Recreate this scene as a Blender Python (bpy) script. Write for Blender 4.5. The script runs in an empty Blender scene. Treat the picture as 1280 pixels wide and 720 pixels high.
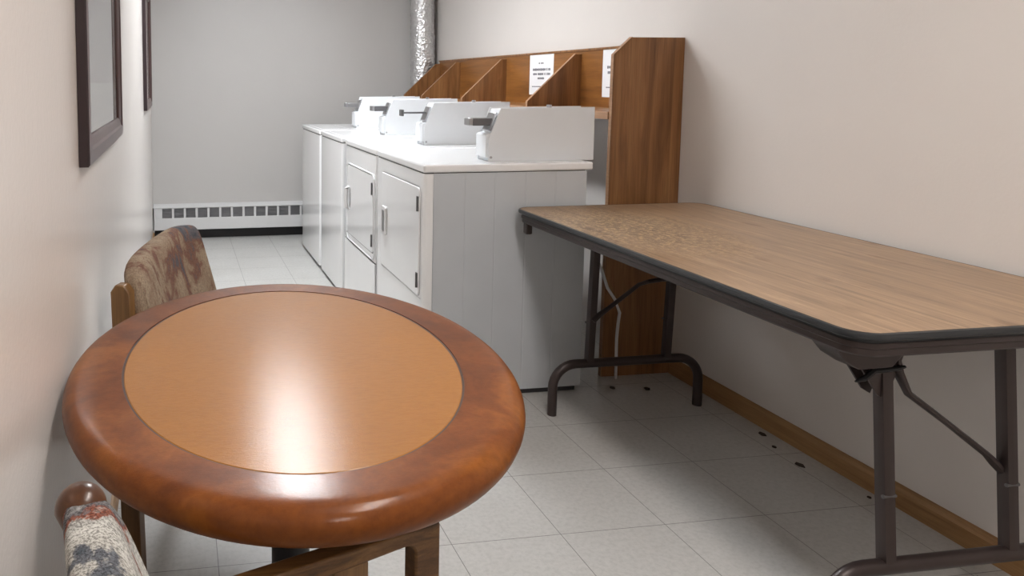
import bpy, bmesh, math, random
from mathutils import Vector, Matrix
random.seed(7)
S = bpy.context.scene
COL = S.collection

# ------------------------------------------------------------------ camera, world, exposure
CAM_H = 1.2163
F_PX, PX, PY, YAW, PITCH, ROLL = 952.39, 362.93, 187.34, 0.1474, 0.0890, -0.0014
cd = bpy.data.cameras.new('camera'); cam = bpy.data.objects.new('camera', cd); COL.objects.link(cam)
fw = Vector((math.sin(YAW)*math.cos(PITCH), math.cos(YAW)*math.cos(PITCH), -math.sin(PITCH)))
rt0 = Vector((math.cos(YAW), -math.sin(YAW), 0)); up0 = rt0.cross(fw)
rt = rt0*math.cos(ROLL) + up0*math.sin(ROLL); up = -rt0*math.sin(ROLL) + up0*math.cos(ROLL)
cam.matrix_world = Matrix(((rt.x, up.x, -fw.x, 0), (rt.y, up.y, -fw.y, 0), (rt.z, up.z, -fw.z, CAM_H), (0, 0, 0, 1)))
cd.sensor_width = 36; cd.lens = F_PX/1280*36
cd.shift_x = (640-PX)/1280; cd.shift_y = (PY-360)/1280
cd.clip_start = 0.01
S.camera = cam
w = bpy.data.worlds.new('world'); S.world = w; w.use_nodes = True
w.node_tree.nodes['Background'].inputs[0].default_value = (0.75, 0.77, 0.8, 1)
w.node_tree.nodes['Background'].inputs[1].default_value = 0.1
S.view_settings.view_transform = 'Standard'; S.view_settings.look = 'None'
S.view_settings.exposure = 0.2; S.view_settings.gamma = 1; S.view_settings.use_curve_mapping = False
LAMPS = [  # x, y, strength, colour
    (0.62, 4.02, 52, (0.94, 0.97, 1.0)),
    (0.85, 0.70, 27, (1.0, 0.92, 0.86)),
]
FILL_LAMP = (0.75, -1.5, 19, (1.0, 0.95, 0.92))  # added fill lamp, out of view behind the camera

# ------------------------------------------------------------------ room measures
XL, XR, YF, YB, ZC = -0.196, 2.033, 5.95, -2.6, 2.44

# ------------------------------------------------------------------ materials
MAT = {}
def nm(name):
    m = bpy.data.materials.new(name); m.use_nodes = True
    nt = m.node_tree; b = nt.nodes['Principled BSDF']; MAT[name] = m
    return m, nt, b
def N(nt, t, **kw):
    n = nt.nodes.new(t)
    for k, v in kw.items():
        if k in n.inputs: n.inputs[k].default_value = v
        else: setattr(n, k, v)
    return n
def coords(nt, scale=(1, 1, 1), rot=(0, 0, 0)):
    tc = N(nt, 'ShaderNodeTexCoord'); mp = N(nt, 'ShaderNodeMapping')
    mp.inputs['Scale'].default_value = scale; mp.inputs['Rotation'].default_value = rot
    nt.links.new(tc.outputs['Object'], mp.inputs['Vector']); return mp.outputs['Vector']
def ramp(nt, fac, stops):
    r = N(nt, 'ShaderNodeValToRGB'); e = r.color_ramp.elements
    while len(e) < len(stops): e.new(0.5)
    for i, (p, c) in enumerate(stops): e[i].position = p; e[i].color = (*c, 1) if len(c) == 3 else c
    nt.links.new(fac, r.inputs['Fac']); return r.outputs['Color']
def noise(nt, vec, scale, detail=4, rough=.55, dist=0):
    n = N(nt, 'ShaderNodeTexNoise'); n.inputs['Scale'].default_value = scale; n.inputs['Detail'].default_value = detail
    n.inputs['Roughness'].default_value = rough; n.inputs['Distortion'].default_value = dist
    nt.links.new(vec, n.inputs['Vector']); return n.outputs['Fac']
def bump(nt, b, h, strength, dist=.002):
    n = N(nt, 'ShaderNodeBump'); n.inputs['Strength'].default_value = strength; n.inputs['Distance'].default_value = dist
    nt.links.new(h, n.inputs['Height']); nt.links.new(n.outputs['Normal'], b.inputs['Normal'])
def coat_bump(nt, b, h, strength):
    n = N(nt, 'ShaderNodeBump'); n.inputs['Strength'].default_value = strength; n.inputs['Distance'].default_value = .001
    nt.links.new(h, n.inputs['Height']); nt.links.new(n.outputs['Normal'], b.inputs['Coat Normal'])
def mix(nt, fac, a, c, mode='MIX'):
    n = N(nt, 'ShaderNodeMix', data_type='RGBA', blend_type=mode)
    for sock, v in ((n.inputs[0], fac), (n.inputs[6], a), (n.inputs[7], c)):
        if hasattr(v, 'links'): nt.links.new(v, sock)
        elif isinstance(v, (int, float)): sock.default_value = v
        else: sock.default_value = (*v, 1)
    return n.outputs[2]
def plain(name, col, rough=.5, metal=0, var=.04, spec=.5, bs=0, bscale=200):
    m, nt, b = nm(name); v = coords(nt)
    f = noise(nt, v, 6)
    lo = tuple(c*(1-var) for c in col); hi = tuple(min(1, c*(1+var)) for c in col)
    nt.links.new(ramp(nt, f, [(.3, lo), (.7, hi)]), b.inputs['Base Color'])
    b.inputs['Roughness'].default_value = rough; b.inputs['Metallic'].default_value = metal
    b.inputs['Specular IOR Level'].default_value = spec
    if bs: bump(nt, b, noise(nt, v, bscale), bs)
    return m
def paint(name, col, rough, streak=False):
    m, nt, b = nm(name); v = coords(nt)
    f = noise(nt, v, 1.6, 5, .6)
    c = ramp(nt, f, [(.25, tuple(x*.975 for x in col)), (.75, tuple(min(1, x*1.02) for x in col))])
    nt.links.new(c, b.inputs['Base Color']); b.inputs['Roughness'].default_value = rough
    h = noise(nt, coords(nt, (1, 1, 1)), 90, 3)
    n1 = N(nt, 'ShaderNodeMath', operation='ADD'); nt.links.new(h, n1.inputs[0])
    nt.links.new(noise(nt, coords(nt, (1, 5, .8) if streak else (1, 1, 1)), 3, 3), n1.inputs[1])
    bump(nt, b, n1.outputs[0], .25, .0016)
    return m
paint('wall_paint', (.69, .65, .617), .42)
paint('wall_paint_gloss', (.69, .65, .617), .27, True)
paint('wall_paint_dimmed', (.50, .485, .47), .45)  # wall paint darkened for the back wall, stands in for weaker light there
paint('ceiling_paint', (.85, .84, .82), .9)
def wood(name, dark, mid, light, scale, rough=.4, coat=0, fine=1.0, figure=.5, bs=.12):
    """scale = coordinate scale, small along the grain"""
    m, nt, b = nm(name)
    v = coords(nt, scale)
    f1 = noise(nt, v, 5, 6, .62, 1.2*figure)
    f2 = noise(nt, coords(nt, tuple(s*(1 if s < .5 else 4) for s in scale)), 22, 3, .6)
    c1 = ramp(nt, f1, [(.28, dark), (.5, mid), (.72, light)])
    c2 = ramp(nt, f2, [(.35, (.55, .52, .5)), (.6, (1, 1, 1))])
    nt.links.new(mix(nt, min(1, .45*fine), c1, c2, 'MULTIPLY'), b.inputs['Base Color'])
    b.inputs['Roughness'].default_value = rough; b.inputs['Coat Weight'].default_value = coat
    b.inputs['Coat Roughness'].default_value = .12
    bump(nt, b, f2, bs, .001)
    return m
wood('shelf_wood', (.13, .052, .016), (.27, .122, .042), (.38, .19, .072), (3.5, 3.5, .22), .42, fine=1.3, figure=.9)
wood('shelf_back_wood', (.16, .06, .014), (.27, .11, .026), (.36, .155, .04), (2.2, .25, 2.2), .4, fine=.7)
wood('shelf_edge', (.28, .15, .08), (.36, .20, .11), (.42, .25, .14), (.3, .3, 2), .5)
wood('baseboard_wood', (.20, .10, .035), (.33, .18, .07), (.42, .25, .11), (3, .3, 6), .5)
wood('chair_wood', (.10, .048, .014), (.19, .095, .03), (.27, .145, .05), (5, 5, .4), .42, coat=.2)
wood('arm_wood', (.035, .014, .003), (.13, .058, .015), (.25, .128, .04), (.4, 10, 16), .5, coat=.05)
wood('cap_wood', (.05, .015, .003), (.075, .024, .005), (.10, .034, .007), (2, 2, 2), .32, coat=.15)
def table_laminate():
    m, nt, b = nm('table_laminate')
    v = coords(nt, (11, .5, 1)); f1 = noise(nt, v, 6, 8, .72, .9)
    c1 = ramp(nt, f1, [(.30, (.10, .06, .030)), (.43, (.26, .165, .095)), (.56, (.34, .225, .138)), (.72, (.50, .345, .22))])
    blot = ramp(nt, noise(nt, coords(nt, (3, 1.1, 1)), 5, 3, .5), [(.64, (1, 1, 1)), (.74, (.58, .50, .43))])
    c = mix(nt, .8, c1, blot, 'MULTIPLY')
    # worn blistered patch near the far left end
    tc = N(nt, 'ShaderNodeTexCoord'); d = N(nt, 'ShaderNodeVectorMath', operation='DISTANCE')
    d.inputs[1].default_value = (-.20, .48, .74)
    mp = N(nt, 'ShaderNodeMapping'); mp.inputs['Scale'].default_value = (1, .62, 1)
    nt.links.new(tc.outputs['Object'], mp.inputs['Vector']); nt.links.new(mp.outputs[0], d.inputs[0])
    d.inputs[1].default_value = (-.185, .18, .745)
    mask = ramp(nt, d.outputs['Value'], [(.08, (1, 1, 1)), (.30, (0, 0, 0))])
    fn = noise(nt, coords(nt), 110, 3, .7)
    fl = N(nt, 'ShaderNodeMath', operation='MULTIPLY'); nt.links.new(mask, fl.inputs[0]); nt.links.new(ramp(nt, noise(nt, coords(nt, (1, .8, 1)), 70, 3, .7), [(.50, (0, 0, 0)), (.58, (1, 1, 1))]), fl.inputs[1])
    nt.links.new(mix(nt, fl.outputs[0], c, (.60, .42, .23)), b.inputs['Base Color'])
    mm = N(nt, 'ShaderNodeMath', operation='MULTIPLY'); nt.links.new(mask, mm.inputs[0]); nt.links.new(fn, mm.inputs[1])
    bump(nt, b, mm.outputs[0], 1.0, .02)
    nt.links.new(ramp(nt, f1, [(.3, (.34,)*3), (.7, (.44,)*3)]), b.inputs['Roughness'])
table_laminate()
def rim_wood():
    m, nt, b = nm('rim_wood')
    f1 = noise(nt, coords(nt, (1.2, 1.2, 2.5)), 5, 6, .6, .8)
    f2 = noise(nt, coords(nt, (1, 1, 1)), 60, 4, .7)
    c = ramp(nt, f1, [(.25, (.10, .026, .005)), (.5, (.185, .054, .009)), (.75, (.30, .105, .018))])
    c = mix(nt, .35, c, ramp(nt, f2, [(.35, (.5, .45, .42)), (.6, (1, 1, 1))]), 'MULTIPLY')
    nt.links.new(c, b.inputs['Base Color']); b.inputs['Roughness'].default_value = .42
    coat_bump(nt, b, noise(nt, coords(nt, (1, 2, 1)), 110, 4, .75), .14)
    b.inputs['Coat Weight'].default_value = .27; b.inputs['Coat Roughness'].default_value = .15; b.inputs['Specular IOR Level'].default_value = .12; b.inputs['Base Color'].default_value = (.2, .06, .01, 1)
    bump(nt, b, noise(nt, coords(nt, (1, 2.5, 1)), 160, 4, .75), .22, .0012)
rim_wood()
def inlay():
    m, nt, b = nm('inlay_leather')
    f1 = noise(nt, coords(nt), 3, 3, .5, .2); f2 = noise(nt, coords(nt, (.5, 1.6, 1)), 120, 4, .75)
    c = ramp(nt, f1, [(.2, (.31, .128, .022)), (.8, (.38, .165, .034))])
    c = mix(nt, .3, c, ramp(nt, f2, [(.38, (.68, .6, .55)), (.55, (1, 1, 1))]), 'MULTIPLY')
    nt.links.new(c, b.inputs['Base Color'])
    nt.links.new(ramp(nt, f1, [(.3, (.42,)*3), (.7, (.48,)*3)]), b.inputs['Roughness'])
    b.inputs['Specular IOR Level'].default_value = .12; b.inputs['Coat Weight'].default_value = .34; b.inputs['Coat Roughness'].default_value = .17
    bump(nt, b, noise(nt, coords(nt, (1.0, 2.0, 1)), 170, 5, .8), .5, .0014)
    coat_bump(nt, b, noise(nt, coords(nt, (1.0, 1.6, 1)), 110, 4, .75), .30)
inlay()
def fabric(name, seed, cols, speck):
    m, nt, b = nm(name)
    mp = coords(nt, (1, 1, .55)); 
    off = N(nt, 'ShaderNodeVectorMath', operation='ADD'); off.inputs[1].default_value = (seed, seed*.7, seed*1.3)
    nt.links.new(mp, off.inputs[0]); v = off.outputs[0]
    f = noise(nt, v, 10, 5, .62, .5)
    r = N(nt, 'ShaderNodeValToRGB'); r.color_ramp.interpolation = 'B_SPLINE'
    e = r.color_ramp.elements
    while len(e) < len(cols): e.new(.5)
    for i, (p, c) in enumerate(cols): e[i].position = p; e[i].color = (*c, 1)
    r.color_ramp.interpolation = 'EASE'
    nt.links.new(f, r.inputs['Fac'])
    s = noise(nt, v, 330, 3, .8)
    sp = ramp(nt, s, [(.42, (.25, .24, .24)), (.55, (1, 1, 1))])
    nt.links.new(mix(nt, speck, r.outputs['Color'], sp, 'MULTIPLY'), b.inputs['Base Color'])
    b.inputs['Roughness'].default_value = .9; b.inputs['Specular IOR Level'].default_value = .2
    bump(nt, b, s, .35, .0015)
fabric('fabric_brown', 3.3, [(.30, (.06, .075, .09)), (.38, (.12, .11, .12)), (.45, (.20, .105, .075)), (.51, (.30, .22, .155)), (.58, (.36, .28, .20)), (.66, (.17, .085, .06)), (.74, (.27, .23, .18))], .4)
fabric('fabric_grey', 8.1, [(.28, (.07, .085, .10)), (.36, (.14, .15, .17)), (.40, (.50, .49, .45)), (.52, (.60, .60, .56)), (.61, (.46, .46, .43)), (.645, (.27, .085, .05)), (.68, (.15, .15, .16)), (.75, (.45, .45, .43))], .85)
def appliance():
    m, nt, b = nm('enamel'); b.inputs['Base Color'].default_value = (.78, .785, .79, 1)
    f = noise(nt, coords(nt), 3, 4)
    nt.links.new(ramp(nt, f, [(.3, (.85, .86, .87)), (.7, (.88, .89, .90))]), b.inputs['Base Color'])
    b.inputs['Roughness'].default_value = .16; b.inputs['Coat Weight'].default_value = .3; b.inputs['Coat Roughness'].default_value = .08
    bump(nt, b, noise(nt, coords(nt, (2, 1, 1)), 5, 2), .1, .002)
appliance()
plain('enamel_shaded', (.54, .57, .60), .38, var=.02)  # darker copy of the enamel, paints the shade on the cabinet sides
plain('meter_enamel', (.74, .765, .79), .35, var=.02)
plain('gap_dark', (.03, .03, .032), .7)
plain('steel', (.42, .42, .43), .32, 1, .1)
plain('steel_dark', (.16, .16, .165), .4, .8, .1)
plain('brown_metal', (.050, .036, .034), .38, .3, .1)
plain('black_edge', (.022, .025, .028), .32, 0, .2)
plain('black_metal', (.02, .02, .022), .4, .5)
plain('frame_wood', (.022, .011, .014), .3, 0, .2, spec=.6)
plain('frame_front', (.06, .022, .02), .3, 0, .2, spec=.6)
plain('mat_board', (.62, .63, .62), .8, 0, .02)
plain('print_paper', (.31, .27, .275), .8, 0, .06)
plain('paper', (.82, .83, .85), .7, 0, .01)
plain('ink', (.16, .16, .18), .8)
plain('heater_paint', (.62, .62, .62), .4, 0, .03)
plain('heater_grille', (.33, .33, .34), .5, .3, .05)
plain('seam_brown', (.05, .02, .01), .5)
plain('debris', (.035, .022, .014), .8)
plain('white_plastic', (.7, .7, .7), .4)
def foil():
    m, nt, b = nm('foil'); b.inputs['Base Color'].default_value = (.74, .74, .75, 1)
    b.inputs['Metallic'].default_value = 1; b.inputs['Roughness'].default_value = .33
    v = coords(nt)
    vo = N(nt, 'ShaderNodeTexVoronoi'); vo.inputs['Scale'].default_value = 55; nt.links.new(v, vo.inputs['Vector'])
    n = noise(nt, v, 30, 4, .7); a = N(nt, 'ShaderNodeMath', operation='ADD')
    nt.links.new(vo.outputs['Distance'], a.inputs[0]); nt.links.new(n, a.inputs[1])
    bump(nt, b, a.outputs[0], .7, .008)
foil()
def tiles():
    m, nt, b = nm('floor_tiles')
    T = .3068; v = coords(nt)
    sx = N(nt, 'ShaderNodeSeparateXYZ'); nt.links.new(v, sx.inputs[0])
    def line(out, off):
        a = N(nt, 'ShaderNodeMath', operation='SUBTRACT'); nt.links.new(out, a.inputs[0]); a.inputs[1].default_value = off - 20*T
        mo = N(nt, 'ShaderNodeMath', operation='MODULO'); nt.links.new(a.outputs[0], mo.inputs[0]); mo.inputs[1].default_value = T
        s = N(nt, 'ShaderNodeMath', operation='SUBTRACT'); nt.links.new(mo.outputs[0], s.inputs[0]); s.inputs[1].default_value = T/2
        ab = N(nt, 'ShaderNodeMath', operation='ABSOLUTE'); nt.links.new(s.outputs[0], ab.inputs[0])
        return ab.outputs[0]
    lx, ly = line(sx.outputs['X'], .7002), line(sx.outputs['Y'], 1.8265)
    mx = N(nt, 'ShaderNodeMath', operation='MAXIMUM'); nt.links.new(lx, mx.inputs[0]); nt.links.new(ly, mx.inputs[1])
    joint = N(nt, 'ShaderNodeMath', operation='GREATER_THAN'); nt.links.new(mx.outputs[0], joint.inputs[0]); joint.inputs[1].default_value = T/2 - .0011
    f = noise(nt, v, 70, 3, .7); g = noise(nt, v, 1.8, 4, .6)
    base = ramp(nt, f, [(.35, (.48, .48, .465)), (.5, (.53, .53, .515)), (.68, (.57, .565, .55))])
    wear = ramp(nt, g, [(.3, (.90, .89, .88)), (.7, (1, 1, 1))])
    c = mix(nt, 1, base, wear, 'MULTIPLY')
    c = mix(nt, joint.outputs[0], c, (.19, .185, .18))
    nt.links.new(c, b.inputs['Base Color'])
    nt.links.new(ramp(nt, g, [(.3, (.42,)*3), (.7, (.3,)*3)]), b.inputs['Roughness'])
    bump(nt, b, noise(nt, v, 12, 3), .12, .002)
tiles()
def glass():
    m, nt, b = nm('picture_glass'); b.inputs['Roughness'].default_value = .03
    b.inputs['Transmission Weight'].default_value = 1; b.inputs['IOR'].default_value = 1.3
    f = noise(nt, coords(nt), 2); nt.links.new(ramp(nt, f, [(0, (.97, .98, .98)), (1, (1, 1, 1))]), b.inputs['Base Color'])
glass()
def emit(name, col, st):
    m, nt, b = nm(name); b.inputs['Base Color'].default_value = (.8, .8, .8, 1)
    b.inputs['Emission Color'].default_value = (*col, 1); b.inputs['Emission Strength'].default_value = st
    return m

# ------------------------------------------------------------------ mesh helpers (world coordinates in, local out)
def link(name, bm, mat, parent=None, base=None, bevel=0, seg=2, smooth=False, angle=35):
    """bm is in world coordinates; base = world origin of the object"""
    if base is None: base = tuple(parent['_b']) if parent is not None and '_b' in parent else (0, 0, 0)
    bmesh.ops.translate(bm, verts=bm.verts, vec=-Vector(base))
    bmesh.ops.recalc_face_normals(bm, faces=bm.faces)
    me = bpy.data.meshes.new(name); bm.to_mesh(me); bm.free()
    mats = mat if isinstance(mat, (list, tuple)) else [mat]
    for k in mats: me.materials.append(MAT[k] if isinstance(k, str) else k)
    o = bpy.data.objects.new(name, me); COL.objects.link(o)
    if smooth:
        for p in me.polygons: p.use_smooth = True
        if angle: me.set_sharp_from_angle(angle=math.radians(angle))
    if bevel:
        md = o.modifiers.new('bevel', 'BEVEL'); md.width = bevel; md.segments = seg; md.limit_method = 'ANGLE'
        md.angle_limit = math.radians(40); md.use_clamp_overlap = True; md.harden_normals = False
        for p in me.polygons: p.use_smooth = True
        me.set_sharp_from_angle(angle=math.radians(50))
    if parent is None: o.location = base
    else:
        o.parent = parent
        pb = tuple(parent['_b']) if '_b' in parent else base
        o.location = tuple(a-c for a, c in zip(base, pb))
    o['_b'] = list(base)
    return o
def thing(name, label, cat, base=(0, 0, 0), group=None):
    o = bpy.data.objects.new(name, None); COL.objects.link(o); o.location = base; o['_b'] = list(base)
    o.empty_display_size = .05
    return tag(o, label, cat, group)
def tag(o, label, cat, group=None):
    o['label'] = label; o['category'] = cat
    if group: o['group'] = group
    return o
def struct(name, bm, mat, **k):
    o = link(name, bm, mat, **k); o['kind'] = 'structure'; return o
def box(bm, x0, x1, y0, y1, z0, z1):
    vs = [bm.verts.new((x, y, z)) for x in (x0, x1) for y in (y0, y1) for z in (z0, z1)]
    for f in ((0, 1, 3, 2), (4, 6, 7, 5), (0, 4, 5, 1), (2, 3, 7, 6), (0, 2, 6, 4), (1, 5, 7, 3)):
        bm.faces.new([vs[i] for i in f])
    return bm
def B(*boxes):
    bm = bmesh.new()
    for b in boxes: box(bm, *b)
    return bm
def prism(bm, poly, axis, a, b):
    """poly = 2D points in the two other axes (in x,y,z order)"""
    def P(p, t):
        if axis == 'x': return (t, p[0], p[1])
        if axis == 'y': return (p[0], t, p[1])
        return (p[0], p[1], t)
    A = [bm.verts.new(P(p, a)) for p in poly]; C = [bm.verts.new(P(p, b)) for p in poly]
    bm.faces.new(A); bm.faces.new(C[::-1]); n = len(poly)
    for i in range(n): bm.faces.new((A[i], A[(i+1) % n], C[(i+1) % n], C[i]))
    return bm
def tube(bm, pts, r, n=12, sq=False, flat=1.0, upv=(0, 0, 1)):
    pts = [Vector(p) for p in pts]; rings = []
    for i, p in enumerate(pts):
        d = (pts[min(i+1, len(pts)-1)] - pts[max(i-1, 0)]).normalized()
        u = Vector(upv)
        if abs(d.dot(u)) > .95: u = Vector((0, 1, 0)) if abs(d.y) < .9 else Vector((1, 0, 0))
        s = d.cross(u).normalized(); t = s.cross(d).normalized(); ring = []
        rr = r[i] if isinstance(r, (list, tuple)) else r
        for k in range(n):
            a = 2*math.pi*(k+.5)/n; ca, sa = math.cos(a), math.sin(a)
            if sq: q = max(abs(ca), abs(sa)); q = 1/(q**.75); ca *= q; sa *= q
            ring.append(bm.verts.new(p + s*ca*rr*flat + t*sa*rr))
        rings.append(ring)
    for a, b in zip(rings, rings[1:]):
        for k in range(n): bm.faces.new((a[k], a[(k+1) % n], b[(k+1) % n], b[k]))
    bm.faces.new(rings[0][::-1]); bm.faces.new(rings[-1]); return bm
def cyl(bm, c0, c1, r, n=20): return tube(bm, [c0, c1], r, n)
def rings_mesh(bm, rings, cap0=True, cap1=True):
    R = [[bm.verts.new(p) for p in ring] for ring in rings]; n = len(R[0])
    for a, b in zip(R, R[1:]):
        for k in range(n): bm.faces.new((a[k], a[(k+1) % n], b[(k+1) % n], b[k]))
    if cap0: bm.faces.new(R[0][::-1])
    if cap1: bm.faces.new(R[-1])
    return bm
def rrect(x0, x1, y0, y1, r, n=6):
    out = []
    for cx, cy, a0 in ((x1-r, y1-r, 0), (x0+r, y1-r, 90), (x0+r, y0+r, 180), (x1-r, y0+r, 270)):
        for i in range(n+1):
            a = math.radians(a0 + 90*i/n); out.append((cx+r*math.cos(a), cy+r*math.sin(a)))
    return out

# ------------------------------------------------------------------ the room
struct('floor', B((XL-.1, XR+.1, YB-.1, YF+.1, -.06, 0)), 'floor_tiles')
struct('ceiling', B((XL-.1, XR+.1, YB-.1, YF+.1, ZC, ZC+.06)), 'ceiling_paint')
struct('wall_left', B((XL-.1, XL, YB-.1, YF+.1, 0, ZC)), 'wall_paint_gloss')
struct('wall_right', B((XR, XR+.1, YB-.1, YF+.1, 0, ZC)), 'wall_paint')
struct('wall_back', B((XL, XR, YF, YF+.1, 0, ZC)), 'wall_paint_dimmed')
struct('wall_front', B((XL, XR, YB-.1, YB, 0, ZC)), 'wall_paint')
prof = [(XR, 0), (XR-.013, 0), (XR-.013, .05), (XR-.010, .060), (XR-.006, .066), (XR, .068)]
struct('baseboard_right', prism(bmesh.new(), prof, 'y', YB, 2.83), 'baseboard_wood')
prof = [(XL, 0), (XL+.012, 0), (XL+.012, .052), (XL+.006, .066), (XL, .068)]
struct('baseboard_left', prism(bmesh.new(), prof, 'y', YB, YF-.02), 'baseboard_wood')

# ------------------------------------------------------------------ lamps
def lamp(x, y, st, col, label):
    t = thing('ceiling_light', label, 'light', (x, y, ZC), 'ceiling lights')
    bm = bmesh.new()
    def rc(d, z): return [(x-.15+d, y-.61+d, z), (x+.15-d, y-.61+d, z), (x+.15-d, y+.61-d, z), (x-.15+d, y+.61-d, z)]
    rings_mesh(bm, [rc(0, ZC), rc(0, ZC-.09), rc(.006, ZC-.09), rc(.02, ZC-.045)], True, True)
    link('housing', bm, 'heater_paint', t)
    bm = B((x-.126, x+.126, y-.586, y+.586, ZC-.050, ZC-.046))
    link('diffuser', bm, emit('lamp_glow', col, st), t)
lamp(*LAMPS[0], 'ceiling light fixture above the aisle beside the washers')
lamp(*LAMPS[1], 'ceiling light fixture above the folding table')
lamp(*FILL_LAMP, 'added fill light on the unseen ceiling behind the tables')

# ------------------------------------------------------------------ laundry machines
ZM = .9075; FX = .905
def machine(kind, y0, y1, label, style):
    cx, cy = 1.24, (y0+y1)/2
    t = thing(kind, label, 'dryer' if kind == 'dryer' else 'washing machine', (cx, cy, 0))
    g = .004
    # cabinet shell: side panels and back as one body, slight creases on the side
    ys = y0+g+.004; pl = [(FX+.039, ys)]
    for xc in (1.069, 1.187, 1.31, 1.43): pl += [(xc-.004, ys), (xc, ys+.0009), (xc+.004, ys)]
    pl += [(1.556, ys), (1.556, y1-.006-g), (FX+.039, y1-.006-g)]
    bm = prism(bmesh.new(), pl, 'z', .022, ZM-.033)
    link('body', bm, 'enamel_shaded', t)
    bm = B((FX+.03, 1.54, y0+.02, y1-.02, 0, .022)); link('toe_gap_shade', bm, 'gap_dark', t)  # near-black block paints the shade in the toe gap
    # front shell with rounded outer corners, wraps 3.5 cm round the side
    r = .018; pts = []
    for (yc, a0) in ((y0+g+r, 270), (y1-g-r, 180)):
        for i in range(7):
            a = math.radians(a0 - 90*i/6); pts.append((FX+r+r*math.cos(a), yc+r*math.sin(a)))
    pts = [(FX+.0365, y0+g)] + pts + [(FX+.0365, y1-g)]
    bm = prism(bmesh.new(), pts, 'z', .022 if style != 'dryer' else .02, ZM-.0335)
    link('front_panel', bm, 'enamel', t, smooth=True)
    # top
    bm = prism(bmesh.new(), rrect(FX-.003, 1.582, y0-.002+g, y1+.002-g, .012), 'z', ZM-.030, ZM)
    link('top_panel', bm, 'enamel', t, bevel=.007, seg=3)
    link('top_gap', B((FX+.006, 1.55, y0+.012, y1-.012, ZM-.034, ZM-.029)), 'gap_dark', t)
    if style in ('dryer', 'dryer_panel'):
        if style == 'dryer': dy0, dy1, dz0, dz1 = y0+.04, y1-.10, .400, .817
        else: dy0, dy1, dz0, dz1 = y0+.038, y1-.075, .410, .778
        dx = FX-.006
        d = prism(bmesh.new(), rrect(dy0, dy1, dz0, dz1, .022 if style == 'dryer' else .03), 'x', dx, FX+.002)
        gp = prism(bmesh.new(), rrect(dy0-.004, dy1+.004, dz0-.004, dz1+.005, .026 if style == 'dryer' else .034), 'x', FX-.0012, FX+.001)
        link('door_gap', gp, 'gap_dark' if style == 'dryer_panel' else 'steel', t)
        door = link('door', d, 'enamel', t, bevel=.003)
        if style == 'dryer_panel':
            # raised lip round the door
            out = rrect(dy0-.02, dy1+.016, dz0-.03, dz1+.006, .045, 6)
            bm = bmesh.new(); P = [(FX-.004, a, c) for a, c in out]
            tube(bm, P+[P[0]], .0035, 6); link('door_lip', bm, 'enamel', t, smooth=True)
            bm = bmesh.new(); n = 10
            tube(bm, [(dx-.002, dy1-.05, .545), (dx-.018, dy1-.05, .556), (dx-.020, dy1-.05, .60), (dx-.018, dy1-.05, .652), (dx-.002, dy1-.05, .664)], .009, 10, flat=1.2)
            link('handle', bm, 'white_plastic', door, smooth=True)
            bm = B((dx-.001, dx+.002, dy1-.075, dy1-.055, .556, .654)); link('handle_recess', bm, 'steel', door)
            link('kick_panel_seam', B((FX-.0012, FX+.002, y0+.006, y1-.006, .366, .3705)), 'gap_dark', t)
            link('lower_panel', B((FX-.005, FX+.002, y0+.005, y1-.006, .03, .366)), 'enamel', t, bevel=.004)
        else:
            hy = dy1-.06
            bm = prism(bmesh.new(), rrect(hy-.042, hy+.028, .548, .672, .01), 'x', dx-.009, dx+.001)
            hnd = link('handle', bm, 'white_plastic', door, bevel=.003)
            link('handle_recess', prism(bmesh.new(), rrect(hy-.024, hy+.014, .562, .655, .006), 'x', dx-.0098, dx-.004), 'steel', hnd)
            link('lower_panel_seam', B((FX-.001, FX+.001, y0+.03, dy1, .392, .394)), 'steel', t)
        for zz in (dz0+.06 if style == 'dryer' else dz0+.06, dz1-.062):
            bm = B((dx-.003, dx+.001, dy0+.012, dy0+.028, zz-.028, zz+.028)); tube(bm, [(dx-.004, dy0+.012, zz-.028), (dx-.004, dy0+.012, zz+.028)], .004, 8)
            link('hinge', bm, 'steel_dark', door)
    else:
        # loading lid on the top
        bm = prism(bmesh.new(), rrect(FX+.035, 1.12, y0+.09, y1-.09, .03), 'z', ZM-.002, ZM+.0012)
        lid = link('loading_lid', bm, 'enamel', t, bevel=.002)
        link('lid_seam', prism(bmesh.new(), rrect(FX+.032, 1.123, y0+.087, y1-.087, .033), 'z', ZM-.003, ZM+.0004), 'steel', t)
    return t
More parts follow.
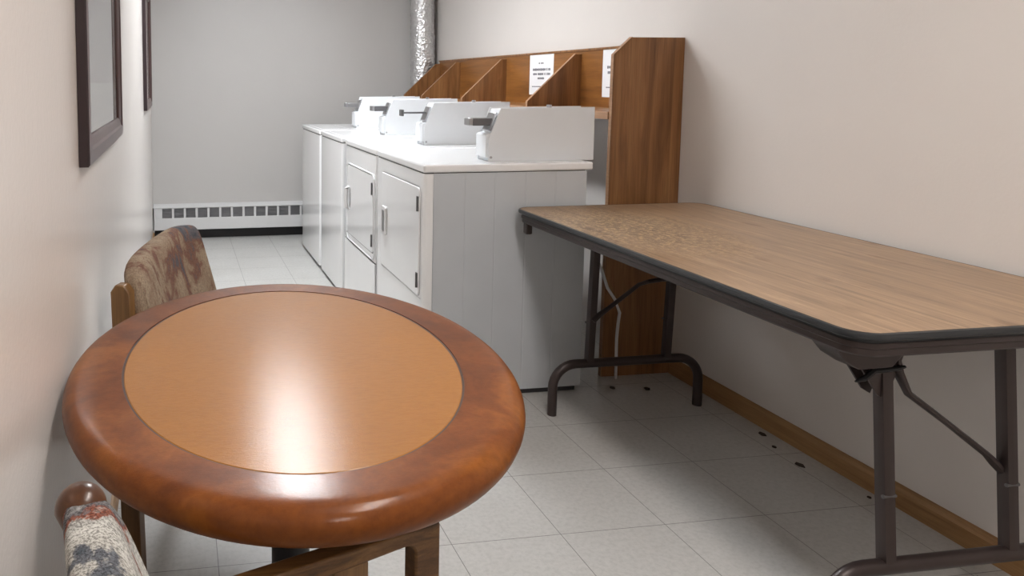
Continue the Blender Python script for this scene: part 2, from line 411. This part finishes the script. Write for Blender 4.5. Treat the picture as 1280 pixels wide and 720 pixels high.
def meter(y0, label, slide_style, slide_mat='steel_dark'):
    """coin meter case standing on a machine"""
    t = thing('coin_meter_case', label, 'coin box', (1.40, y0+.055, ZM), 'coin meter cases on the machines')
    z = ZM; th = .108
    poly = [(1.189, z), (1.189, z+.088), (1.236, z+.206), (1.627, z+.209), (1.627, z)]
    # near and far cheek plates with the narrower case between
    link('case', prism(bmesh.new(), [(a+(.006 if a < 1.3 else 0), c-(.004 if c > z+.1 else 0)) for a, c in poly], 'y', y0+.003, y0+th-.003), 'meter_enamel', t, bevel=.002)
    for ya in (y0, y0+th-.003):
        link('side_plate', prism(bmesh.new(), poly, 'y', ya, ya+.003), 'meter_enamel', t, bevel=.001, seg=1)
    link('cash_box', prism(bmesh.new(), [(1.180, z+.016), (1.180, z+.102), (1.188, z+.108), (1.215, z+.112), (1.215, z+.016)], 'y', y0+.006, y0+th-.006), 'meter_enamel', t, bevel=.0015)
    ym = y0+.05; zs = z+.157
    # coin chute plate on the sloped face
    pl = prism(bmesh.new(), [(1.196, z+.12), (1.222, z+.188), (1.232, z+.186), (1.206, z+.118)], 'y', ym-.034, ym+.034)
    chute = link('coin_chute', pl, 'steel', t, bevel=.002)
    if slide_style == 'thick':
        bm = B((1.134, 1.225, ym-.026, ym+.026, zs-.019, zs+.010)); link('coin_slide', bm, slide_mat, t, bevel=.003)
        bm = B((1.118, 1.135, ym-.028, ym+.028, zs-.019, zs+.012)); link('push_knob', bm, 'steel', t, bevel=.004)
    else:
        bm = B((1.095, 1.225, ym-.02, ym+.02, zs-.004, zs+.004)); link('coin_slide', bm, 'steel_dark', t, bevel=.001)
        bm = B((1.083, 1.096, ym-.022, ym+.022, zs-.016, zs+.016)); link('push_knob', bm, 'steel_dark', t, bevel=.003)
    bm = cyl(bmesh.new(), (1.46, y0+.05, z+.203), (1.46, y0+.05, z+.217), .010, 16); link('lock', bm, 'steel', t, smooth=True)
    bm = cyl(bmesh.new(), (1.200, y0-.0015, z+.016), (1.200, y0+.002, z+.016), .005, 12); link('screw', bm, 'steel', t, smooth=True)
    return t
machine('dryer', 2.705, 3.385, 'white front-loading dryer nearest the folding table, square door with pocket handle', 'dryer')
machine('dryer', 3.392, 4.045, 'white dryer with rounded door and bar handle, second from the folding table', 'dryer_panel')
machine('washing_machine', 4.14, 4.765, 'white top-loading washing machine between the dryers and the last washer', 'washer')
machine('washing_machine', 4.80, 5.50, 'white top-loading washing machine at the far end beside the baseboard heater', 'washer')
meter(2.792, 'grey-white coin case on the dryer nearest the folding table', 'thick')
meter(3.569, 'grey-white coin case with thin slide on the second dryer', 'thin')
meter(4.281, 'grey-white coin case on the washer next to the dryers', 'thick')
meter(4.986, 'grey-white coin case on the farthest washer', 'thick', 'steel')

# ------------------------------------------------------------------ wall shelf with dividers
EY = 2.833
t = thing('shelf_unit', 'long brown oak shelf unit with slanted dividers behind the machines', 'shelf', (1.9, EY, 0))
poly = [(1.719, 0), (2.031, 0), (2.031, 1.392), (1.800, 1.392), (1.724, 1.322)]
link('end_panel', prism(bmesh.new(), poly, 'y', EY, EY+.02), 'shelf_wood', t)
edge = [(1.7165, 0), (1.719, 0), (1.7265, 1.321), (1.8015, 1.392), (1.800, 1.394), (1.7240, 1.3235)]
link('edge_band', prism(bmesh.new(), edge, 'y', EY, EY+.02), 'shelf_edge', t)
link('back_panel', B((2.012, 2.032, EY+.02, 5.69, 1.094, 1.368)), 'shelf_back_wood', t)
link('top_rail', B((2.006, 2.032, EY+.02, 5.69, 1.368, 1.378)), 'shelf_wood', t)
link('shelf_board', B((1.722, 2.032, EY+.02, 5.69, 1.064, 1.094)), 'shelf_back_wood', t)
link('shelf_lip', B((1.718, 1.722, EY+.02, 5.69, 1.064, 1.094)), 'shelf_edge', t)
for y in (3.593, 4.474, 5.249, 5.672):
    poly = [(1.730, 1.094), (2.012, 1.094), (2.012, 1.352), (1.980, 1.352), (1.730, 1.117)]
    d = link('divider', prism(bmesh.new(), poly, 'y', y, y+.018), 'shelf_wood', t)
    e = [(1.728, 1.094), (1.730, 1.094), (1.7305, 1.1165), (1.9805, 1.352), (1.9795, 1.3545), (1.728, 1.118)]
    link('edge_band', prism(bmesh.new(), e, 'y', y, y+.018), 'shelf_edge', d)

def notice(y1, label):
    y0 = y1-.28; z0, z1 = 1.142, 1.366
    t = tag(link('paper_notice', B((2.0105, 2.0118, y0, y1, z0, z1)), 'paper', base=(2.011, (y0+y1)/2, z0)), label, 'notice')
    rnd = random.Random(3)
    def row(zc, h, a, b):
        y = a; bm = bmesh.new()
        while y < b:
            wd = rnd.uniform(.004, .010); hh = h*rnd.uniform(.75, 1)
            box(bm, 2.0098, 2.0104, y1-y-wd, y1-y, zc-hh/2, zc+hh/2); y += wd+.0022+(.008 if rnd.random() < .12 else 0)
        link('printed_line', bm, 'ink', t)
    row(1.318, .008, .11, .165); row(1.283, .014, .04, .245); row(1.258, .014, .045, .24); row(1.234, .013, .10, .175); row(1.188, .006, .035, .25)
notice(4.157, 'white paper notice with printed lines in the middle compartment of the oak shelf')
notice(3.395, 'white paper notice partly hidden by the tall end panel of the shelf')

# ------------------------------------------------------------------ foil duct, dryer hose, cord
bm = bmesh.new(); rs = []; cx, cy, rr = 1.913, 5.812, .092
nz = 130
for i in range(nz+1):
    z = .35 + (ZC-.35)*i/nz; ring = []
    wob = .0018*math.sin(i*2.1) + random.uniform(-.0018, .0018)
    for k in range(28):
        a = 2*math.pi*k/28; q = rr + wob + .0022*math.sin(k*3.1+i*.7) + random.uniform(-.0014, .0014)
        ring.append((cx+.004*math.sin(z*6)+q*math.cos(a), cy+q*math.sin(a), z))
    rs.append(ring)
tag(link('foil_duct', rings_mesh(bm, rs), 'foil', base=(cx, cy, .35), smooth=True, angle=0), 'crinkled silver foil duct rising in the far right corner', 'duct')
bm = bmesh.new(); pts = []; rad = []
for i in range(70):
    u = i/69; z = .03+.62*u
    pts.append((1.635+.02*math.sin(u*5), 2.96+.05*u, z)); rad.append(.046 if i % 2 else .039)
tube(bm, pts, rad, 16)
tag(link('dryer_hose', bm, 'foil', base=(1.635, 2.96, 0.03), smooth=True), 'corrugated silver hose behind the nearest dryer beside the shelf end panel', 'hose')
bm = bmesh.new()
cp = [(1.60, 2.80, .60), (1.62, 2.79, .58), (1.67, 2.78, .47), (1.70, 2.78, .39), (1.735, 2.78, .34), (1.757, 2.78, .285), (1.752, 2.78, .24), (1.748, 2.78, .18), (1.75, 2.78, .012)]
tube(bm, cp, .006, 8)
tag(link('power_cord', bm, 'white_plastic', base=(1.75, 2.78, .006), smooth=True), 'pale cord hanging down in front of the oak end panel', 'cord')

# ------------------------------------------------------------------ baseboard heater
HY = 5.86; k_ = HY/5.73
def hz(z): return CAM_H-(CAM_H-z)*k_
def hx(x): return x*k_
hx0, hx1 = XL+.004, 1.70
t = thing('baseboard_heater', 'long grey-white baseboard heater with square vents along the far wall', 'heater', (.8, YF, 0))
zb, z1, z2, zt = hz(.105), hz(.197), hz(.270), hz(.275)
link('front_panel', B((hx0, hx1, HY, HY+.006, zb, z1)), 'heater_paint', t, bevel=.002)
link('top_cover', prism(bmesh.new(), [(HY, zt), (HY, zt-.006), (HY+.012, zt-.004), (YF, zt+.014), (YF, zt+.018), (HY+.012, zt+.004)], 'x', hx0, hx1), 'heater_paint', t)
link('back_plate', B((hx0, hx1, YF-.03, YF-.001, zb-.02, zt)), 'gap_dark', t)
link('end_cap', B((hx0, hx0+.006, HY, YF, zb-.02, zt)), 'heater_paint', t)
link('toe_shadow_plate', B((hx0, hx1, YF-.012, YF-.002, .0, zb-.02)), 'gap_dark', t)
pitch = .0885*k_; x = hx(-.122); bm = bmesh.new(); first = True
box(bm, hx0, x, HY, HY+.006, z1, z2)
i = 0
while x < hx1-.1:
    gx0, gx1 = x, x+.072*k_
    g = bmesh.new(); box(g, gx0, gx1, HY+.020, HY+.024, z1, z2)
    for j in range(9):
        zz = z1+(z2-z1)*(j+.5)/9; box(g, gx0, gx1, HY+.006, HY+.020, zz-.0012, zz+.0012)
    link('vent_grille', g, 'heater_grille', t)
    box(bm, gx1, x+pitch, HY, HY+.006, z1, z2); x += pitch
box(bm, x, hx1, HY, HY+.006, z1, z2); box(bm, hx0, hx1, HY, HY+.006, z2, zt-.003)
link('vent_frame', bm, 'heater_paint', t)

# ------------------------------------------------------------------ pictures on the left wall
def picture(y0, y1, z0, z1, label):
    t = thing('framed_picture', label, 'picture', (XL, (y0+y1)/2, z0))
    xw, xf, wd = XL+.001, XL+.022, .085
    def stile(poly, ax, a, b):
        pass
    # mitred frame: outer rectangle to inner rectangle, sloping inward
    bm = bmesh.new()
    O = [(y0, z0), (y1, z0), (y1, z1), (y0, z1)]
    def ring(d, x): return [(x, y0+d, z0+d), (x, y1-d, z0+d), (x, y1-d, z1-d), (x, y0+d, z1-d)]
    w1 = .058
    rings = [ring(0, xw), ring(0, xf-.003), ring(.004, xf), ring(.030, xf+.001), ring(.036, xf-.003), ring(w1-.006, xf-.007), ring(w1, xf-.010), ring(w1, xw)]
    rings_mesh(bm, rings, False, False)
    bm.faces.ensure_lookup_table()
    f = link('frame', bm, ['frame_wood', 'frame_front'], t)
    for p in f.data.polygons:
        if p.index >= 8: p.material_index = 1
    mb = bmesh.new(); m0, m1 = w1, .20
    my = .13
    box(mb, xw, xw+.004, y0+w1, y1-w1, z0+w1, z0+w1+.11); box(mb, xw, xw+.004, y0+w1, y1-w1, z1-w1-.11, z1-w1)
    box(mb, xw, xw+.004, y1-w1-.07, y1-w1, z0+w1+.11, z1-w1-.11); box(mb, xw, xw+.004, y0+w1, y0+w1+.07, z0+w1+.11, z1-w1-.11)
    link('mat', mb, 'mat_board', t)
    link('print', B((xw, xw+.002, y0+w1+.05, y1-w1-.05, z0+w1+.09, z1-w1-.09)), 'print_paper', t)
    link('glass', B((xw+.006, xw+.008, y0+w1, y1-w1, z0+w1, z1-w1)), 'picture_glass', t)
picture(1.56, 2.52, 1.046, 1.83, 'dark brown framed picture on the left wall nearest the viewer')
picture(4.60, 5.52, 1.046, 1.83, 'dark brown framed picture on the left wall near the far corner')

# ------------------------------------------------------------------ folding table
TZ = .745; tx0, tx1, ty0, ty1 = 1.247, 2.018, 1.207, 2.688
tb = ((tx0+tx1)/2, (ty0+ty1)/2, 0)
t = thing('folding_table', 'long folding table with walnut-look top and dark brown metal legs by the right wall', 'table', tb)
link('tabletop', prism(bmesh.new(), rrect(tx0+.006, tx1-.004, ty0+.006, ty1-.006, .055, 10), 'z', TZ-.010, TZ), 'table_laminate', t)
bm = bmesh.new(); R = []
def off(d, z): return [(x, y, z) for x, y in rrect(tx0+d, tx1-d, ty0+d, ty1-d, .06-d, 10)]
rings_mesh(bm, [off(.009, TZ-.004), off(.007, TZ+.0006), off(.002, TZ-.001), off(0, TZ-.006), off(.001, TZ-.012), off(.004, TZ-.0145), off(.012, TZ-.0145), off(.013, TZ-.022), off(.03, TZ-.022)], False, False)
link('edge_band', bm, 'black_edge', t, smooth=True)
ap = bmesh.new()
oo = rrect(tx0+.014, tx1-.014, ty0+.014, ty1-.014, .045, 8); ii = rrect(tx0+.022, tx1-.022, ty0+.022, ty1-.022, .038, 8)
ZA = TZ-.050; ZH = .675
def rr(d, z): return [(x, y, z) for x, y in rrect(tx0+d, tx1-d, ty0+d, ty1-d, .06-d, 8)]
rings_mesh(ap, [rr(.011, TZ-.022), rr(.011, TZ-.032), rr(.014, TZ-.035), rr(.014, ZA+.004), rr(.017, ZA), rr(.045, ZA), rr(.045, ZA+.004), rr(.028, ZA+.005), rr(.028, TZ-.022)], False, False)
link('apron', ap, 'brown_metal', t, smooth=True)
link('underside', prism(bmesh.new(), rrect(tx0+.03, tx1-.03, ty0+.03, ty1-.03, .03), 'z', TZ-.024, TZ-.019), 'seam_brown', t)
def arc_foot(y, x0, x1, top, r):
    pts = [(x0, y, .0)]
    for i in range(9):
        a = math.radians(180-90*i/8); pts.append((x0+r+r*math.cos(a), y, top-r+r*math.sin(a)))
    for i in range(9):
        a = math.radians(90-90*i/8); pts.append((x1-r+r*math.cos(a), y, top-r+r*math.sin(a)))
    pts.append((x1, y, 0)); return pts
def leg_set(yb, yt, flip):
    xa, xb = 1.478, 1.785
    bm = tube(bmesh.new(), arc_foot(yb, 1.342, 1.925, .187, .085), .0165, 16, upv=(0, 1, 0))
    link('foot_bar', bm, 'brown_metal', t, smooth=True, angle=50)
    for X in (xa, xb):
        bm = tube(bmesh.new(), [(X+.003, yb, .18), (X+.003, yt, TZ-.03)], .0135, 12, sq=True)
        lg = link('leg', bm, 'brown_metal', t, smooth=True, angle=30)
        bm = cyl(bmesh.new(), (X-.0135, yb+.005, .34), (X+.0185, yb+.005, .34), .004, 10); link('rivet', bm, 'steel_dark', lg)
    # diagonal brace with flattened ends
    u = xa if not flip else xb; s = 1 if not flip else -1
    if not flip: bp = [(1.500, yt-.014, .640), (1.510, yt-.018, .600), (1.536, yt-.020, .552), (1.640, yt-.02, .478), (1.745, yb+.03, .401), (1.762, yb+.025, .382), (1.800, yb+.022, .343)]
    else: bp = [(1.478, yb-.022, .352), (1.500, yb-.022, .372), (1.540, yb-.024, .400), (1.650, yb-.026, .480), (1.672, yt-.024, .497), (1.72, yt-.022, .503), (1.790, yt-.022, .505)]
    bm = tube(bmesh.new(), bp, [.014, .013, .010, .009, .010, .0125, .011], 8, flat=.7, upv=(0, 1, 0)); link('brace', bm, 'brown_metal', t, smooth=True)
    # hinge gusset under the apron at each leg
    for X in (xa, xb):
        if X == u and not flip: g = [(1.400, .672), (1.417, .616), (1.462, .552), (1.482, .540), (1.505, .600), (1.520, .640), (1.520, .672)]
        elif X == u: g = [(X-.05, ZH+.03), (X-.045, ZH-.01), (X-.02, ZH-.08), (X, ZH-.10), (X+.02, ZH-.06), (X+.02, ZH+.03)]
        else: g = [(X-.02, ZH+.02), (X-.02, ZH-.01), (X+.02, ZH-.01), (X+.02, ZH+.02)]
        for q0 in (yt-.021, yt+.016):
            link('hinge_gusset', prism(bmesh.new(), g, 'y', q0, q0+.005), 'brown_metal', t)
    # locking hook
    bm = tube(bmesh.new(), [(u-s*.082, yt-.03, ZH-.085), (u-s*.06, yt-.03, ZH-.080), (u-s*.038, yt-.028, ZH-.066), (u+s*.02, yt-.03, ZH-.062), (u+s*.036, yt-.03, ZH-.060)], [.002, .006, .007, .006, .003], 8)
    link('locking_hook', bm, 'black_metal', t, smooth=True)
    # cross channel under the top carrying the legs
    link('cross_channel', B((tx0+.03, tx1-.03, yt-.03, yt+.03, TZ-.047, TZ-.024)), 'brown_metal', t, bevel=.006)
leg_set(1.335, 1.385, False)
leg_set(2.525, 2.500, True)
# deep corner bracket below the near left corner, small one at the far left corner
bm = prism(bmesh.new(), [(1.267, TZ-.03), (1.267, .700), (1.297, .667), (1.333, .645), (1.407, .646), (1.428, .668), (1.440, TZ-.03)], 'y', 1.285, 1.345)
link('corner_bracket', bm, 'brown_metal', t, bevel=.002)
bm = prism(bmesh.new(), [(1.262, TZ-.03), (1.262, ZH-.018), (1.285, ZH-.018), (1.285, TZ-.03)], 'y', 2.60, 2.63)
link('corner_bracket', bm, 'brown_metal', t, bevel=.004)

# ------------------------------------------------------------------ oval table
OC = (.190, 1.284); TH = math.radians(4.5); TT = .74
def ell(rx, ry, z, n=128):
    out = []
    for k in range(n):
        a = 2*math.pi*k/n; x, y = rx*math.cos(a), ry*math.sin(a)
        out.append((OC[0]+x*math.cos(TH)+y*math.sin(TH), OC[1]-x*math.sin(TH)+y*math.cos(TH), z))
    return out
RX, RY, RB = .378, .494, .026
t = thing('pedestal_table', 'oval pedestal table with tan inlaid top and thick reddish brown rim', 'table', (OC[0], OC[1], 0))
prof = [(.0925, -.006), (.0925, 0), (.080, 0), (RB+.02, 0), (RB+.008, 0), (RB+.003, -.0002)]
for i in range(13):
    a = math.radians(90-180*i/12); prof.append((RB-RB*math.cos(a)*1.0, -RB+RB*math.sin(a)*1-.0004))
prof = prof + [(.11, -2*RB-.0005), (.11, -.02)]
bm = rings_mesh(bmesh.new(), [ell(RX-d, RY-d*(.085/.094) if d > .05 else RY-d, TT+z) for d, z in prof], False, False)
link('rim', bm, 'rim_wood', t, smooth=True, angle=40)
bm = rings_mesh(bmesh.new(), [ell(.2825, .4075, TT-.015), ell(.2825, .4075, TT-.0018), ell(.2805, .4055, TT-.0006)]); link('inlay', bm, 'inlay_leather', t)
bm = rings_mesh(bmesh.new(), [ell(.2870, .4125, TT-.0014), ell(.2815, .4065, TT-.0014), ell(.2815, .4065, TT-.006)], False, False); link('inlay_seam', bm, 'seam_brown', t)
link('underside', rings_mesh(bmesh.new(), [ell(.30, .42, TT-.05), ell(.30, .42, TT-.02)]), 'seam_brown', t)
link('column', cyl(bmesh.new(), (OC[0], OC[1], .06), (OC[0], OC[1], TT-.05), .034, 28), 'black_metal', t, smooth=True)
bm = cyl(bmesh.new(), (OC[0], OC[1], TT-.066), (OC[0], OC[1], TT-.05), .12, 32); link('mounting_plate', bm, 'black_metal', t, smooth=True)
for k in range(4):
    a = math.radians(45+90*k); d = Vector((math.cos(a), math.sin(a), 0)); c = Vector((OC[0], OC[1], 0))
    bm = tube(bmesh.new(), [c+Vector((0, 0, .085))+d*.02, c+d*.12+Vector((0, 0, .075)), c+d*.25+Vector((0, 0, .04)), c+d*.30+Vector((0, 0, .018))], [.028, .026, .02, .018], 12)
    link('foot', bm, 'black_metal', t, smooth=True)

# ------------------------------------------------------------------ chairs
def chair(base, ang, near_side, label, cat, fab, post_top, pad_top, dome, lean):
    """local frame: u = facing direction, v = along the back from the visible post; base = foot of that post"""
    u = Vector((math.cos(ang), math.sin(ang), 0)); v = Vector((-math.sin(ang), math.cos(ang), 0))*near_side
    b = Vector((base[0], base[1], 0)); Wd = .46
    ctr = b+u*.2+v*Wd/2
    t = thing(cat, label, 'chair', tuple(ctr))
    def L(a, c, z): return b+u*a+v*c+Vector((0, 0, z))
    def lbox(bm, a0, a1, c0, c1, z0, z1, sh=0):
        vs = [bm.verts.new(L(a+(sh*(z-z0)/(z1-z0) if z > z0 else 0), c, z)) for a in (a0, a1) for c in (c0, c1) for z in (z0, z1)]
        for f in ((0, 1, 3, 2), (4, 6, 7, 5), (0, 4, 5, 1), (2, 3, 7, 6), (0, 2, 6, 4), (1, 5, 7, 3)): bm.faces.new([vs[i] for i in f])
        return bm
    def lprism(bm, poly, c0, c1):
        A = [bm.verts.new(L(a, c0, z)) for a, z in poly]; C = [bm.verts.new(L(a, c1, z)) for a, z in poly]
        bm.faces.new(A); bm.faces.new(C[::-1]); n = len(poly)
        for i in range(n): bm.faces.new((A[i], A[(i+1) % n], C[(i+1) % n], C[i]))
    AT, AH = .66, .019
    for side, c in (('a', 0), ('b', Wd)):
        # rear post
        bm = bmesh.new(); cw = .019; c0, c1 = c-cw, c+cw
        h = post_top; sh = -.02
        if dome:
            rings = []
            for i in range(9):
                a = math.radians(90*i/8); q = math.cos(a); z = h-.026+.026*math.sin(a)
                rings.append([tuple(L(-.0+sh+(.0262*q+.0003)*math.cos(w_), c+(.0262*q+.0003)*math.sin(w_), z)) for w_ in [2*math.pi*k/20 for k in range(20)]])
            low = [[tuple(L(.0+sh*(z/h)+.0175*math.cos(w_), c+.0175*math.sin(w_), z)) for w_ in [2*math.pi*k/20 for k in range(20)]] for z in (0, .3, .6, h-.07, h-.05)]
            post = link('rear_post', rings_mesh(bm, low+rings), 'cap_wood', t, smooth=True)
        else:
            # flat post with chamfered top corners
            w2 = .024
            poly = [(-w2, 0), (w2, 0), (w2, h-.018), (w2*.45, h), (-w2*.45, h), (-w2, h-.018)]
            A = []
            for d in (-.016, .016):
                A.append([bm.verts.new(L(p[0]+sh*p[1]/h, c+d, p[1])) for p in poly])
            bm.faces.new(A[0]); bm.faces.new(A[1][::-1])
            for i in range(6): bm.faces.new((A[0][i], A[0][(i+1) % 6], A[1][(i+1) % 6], A[1][i]))
            post = link('rear_post', bm, 'chair_wood', t, bevel=.003)
        # arm and front post as one bent side frame with a rounded inner corner
        if not dome:
            bm = lbox(bmesh.new(), .37, .41, c-.017 if c else c+.03, c+.017 if c else c+.064, 0, .40); link('front_leg', bm, 'chair_wood', t, bevel=.003)
            continue
        bm = bmesh.new(); fx = .421; pw = .038; poly = [(.01, AT), (fx, AT), (fx, 0), (fx-pw, 0)]
        rr_ = .014
        for i in range(6):
            a = math.radians(0+90*i/5); poly.append((fx-pw-rr_+rr_*math.cos(a), AT-AH-rr_+rr_*math.sin(a)))
        poly.append((.01, AT-AH-.014)); lprism(bm, poly, c+.001, c+.026)
        link('arm', bm, 'arm_wood', t, bevel=.003)
        bm = lbox(bmesh.new(), .265, .315, c+.004, c+.024, 0, AT-AH-.002); link('leg', bm, 'chair_wood', t, bevel=.003)
    # seat
    bm = lbox(bmesh.new(), .0, .42, .018, Wd-.018, .36, .40); link('seat_frame', bm, 'chair_wood', t, bevel=.004)
    bm = lbox(bmesh.new(), .01, .44, .02, Wd-.02, .40, .46); link('seat', bm, fab, t, bevel=.022, seg=4)
    # upholstered back pad: superellipse rings along the width
    bm = bmesh.new(); rings = []; z0 = .50; n = 36
    for i in range(19):
        s = -1+2*i/18; q = (1-abs(s)**7)**.25 if abs(s) < 1 else .0
        q = max(q, .95 if dome else (.55 if s < 0 else .93)); ring = []
        cc = Wd/2+s*(Wd/2-(.012 if dome else .014)); zt_ = pad_top-(.0 if dome else .012)*(abs(s)**5)-(1-q)*.05-(0 if dome else .036*(1-s)/2); hh = (zt_-z0)/2; zm_ = (zt_+z0)/2
        for k in range(n):
            a = 2*math.pi*k/n; ca, sa = math.cos(a), math.sin(a)
            px_ = math.copysign(abs(ca)**.6, ca)*.031*(.6+.4*q); pz_ = math.copysign(abs(sa)**(.28), sa)*hh
            z = zm_+pz_; lf = lean*(pad_top-z)/(pad_top-z0)
            curve = -.018*(1-s*s)
            ring.append(tuple(L(px_+lf+curve-.022, cc, z)))
        rings.append(ring)
    link('back_pad', rings_mesh(bm, rings), fab, t, smooth=True, angle=60)
    return t
chair((-.116, 1.80), math.atan2(-.36, .93), 1, 'wooden side chair with brown patterned back pad beyond the oval table by the left wall', 'side_chair', 'fabric_brown', .741, .815, False, .09)
chair((-.084, .773), math.atan2(.32, .95), -1, 'wooden armchair with grey speckled back pad at the bottom left before the oval table', 'armchair', 'fabric_grey', .808, .80, True, .11)

# ------------------------------------------------------------------ debris along the skirting
for (x, y, s, n_) in [(1.985, 2.27, .012, 5), (1.955, 2.18, .009, 6), (1.94, 2.06, .013, 5), (1.70, 2.72, .012, 6), (1.83, 2.69, .014, 5), (1.93, 1.50, .007, 5), (1.99, 1.86, .006, 5)]:
    bm = bmesh.new(); p = []
    for k in range(n_):
        a = 2*math.pi*k/n_; q = s*random.uniform(.6, 1.1); p.append((x+q*math.cos(a), y+q*1.4*math.sin(a)))
    prism(bm, p, 'z', .0, .003)
    tag(link('debris_flake', bm, 'debris', base=(x, y, 0)), 'small dark flake of dirt lying on the floor tiles by the right wall', 'debris', 'dirt flakes on the floor')

for o in bpy.data.objects:
    if '_b' in o: del o['_b']
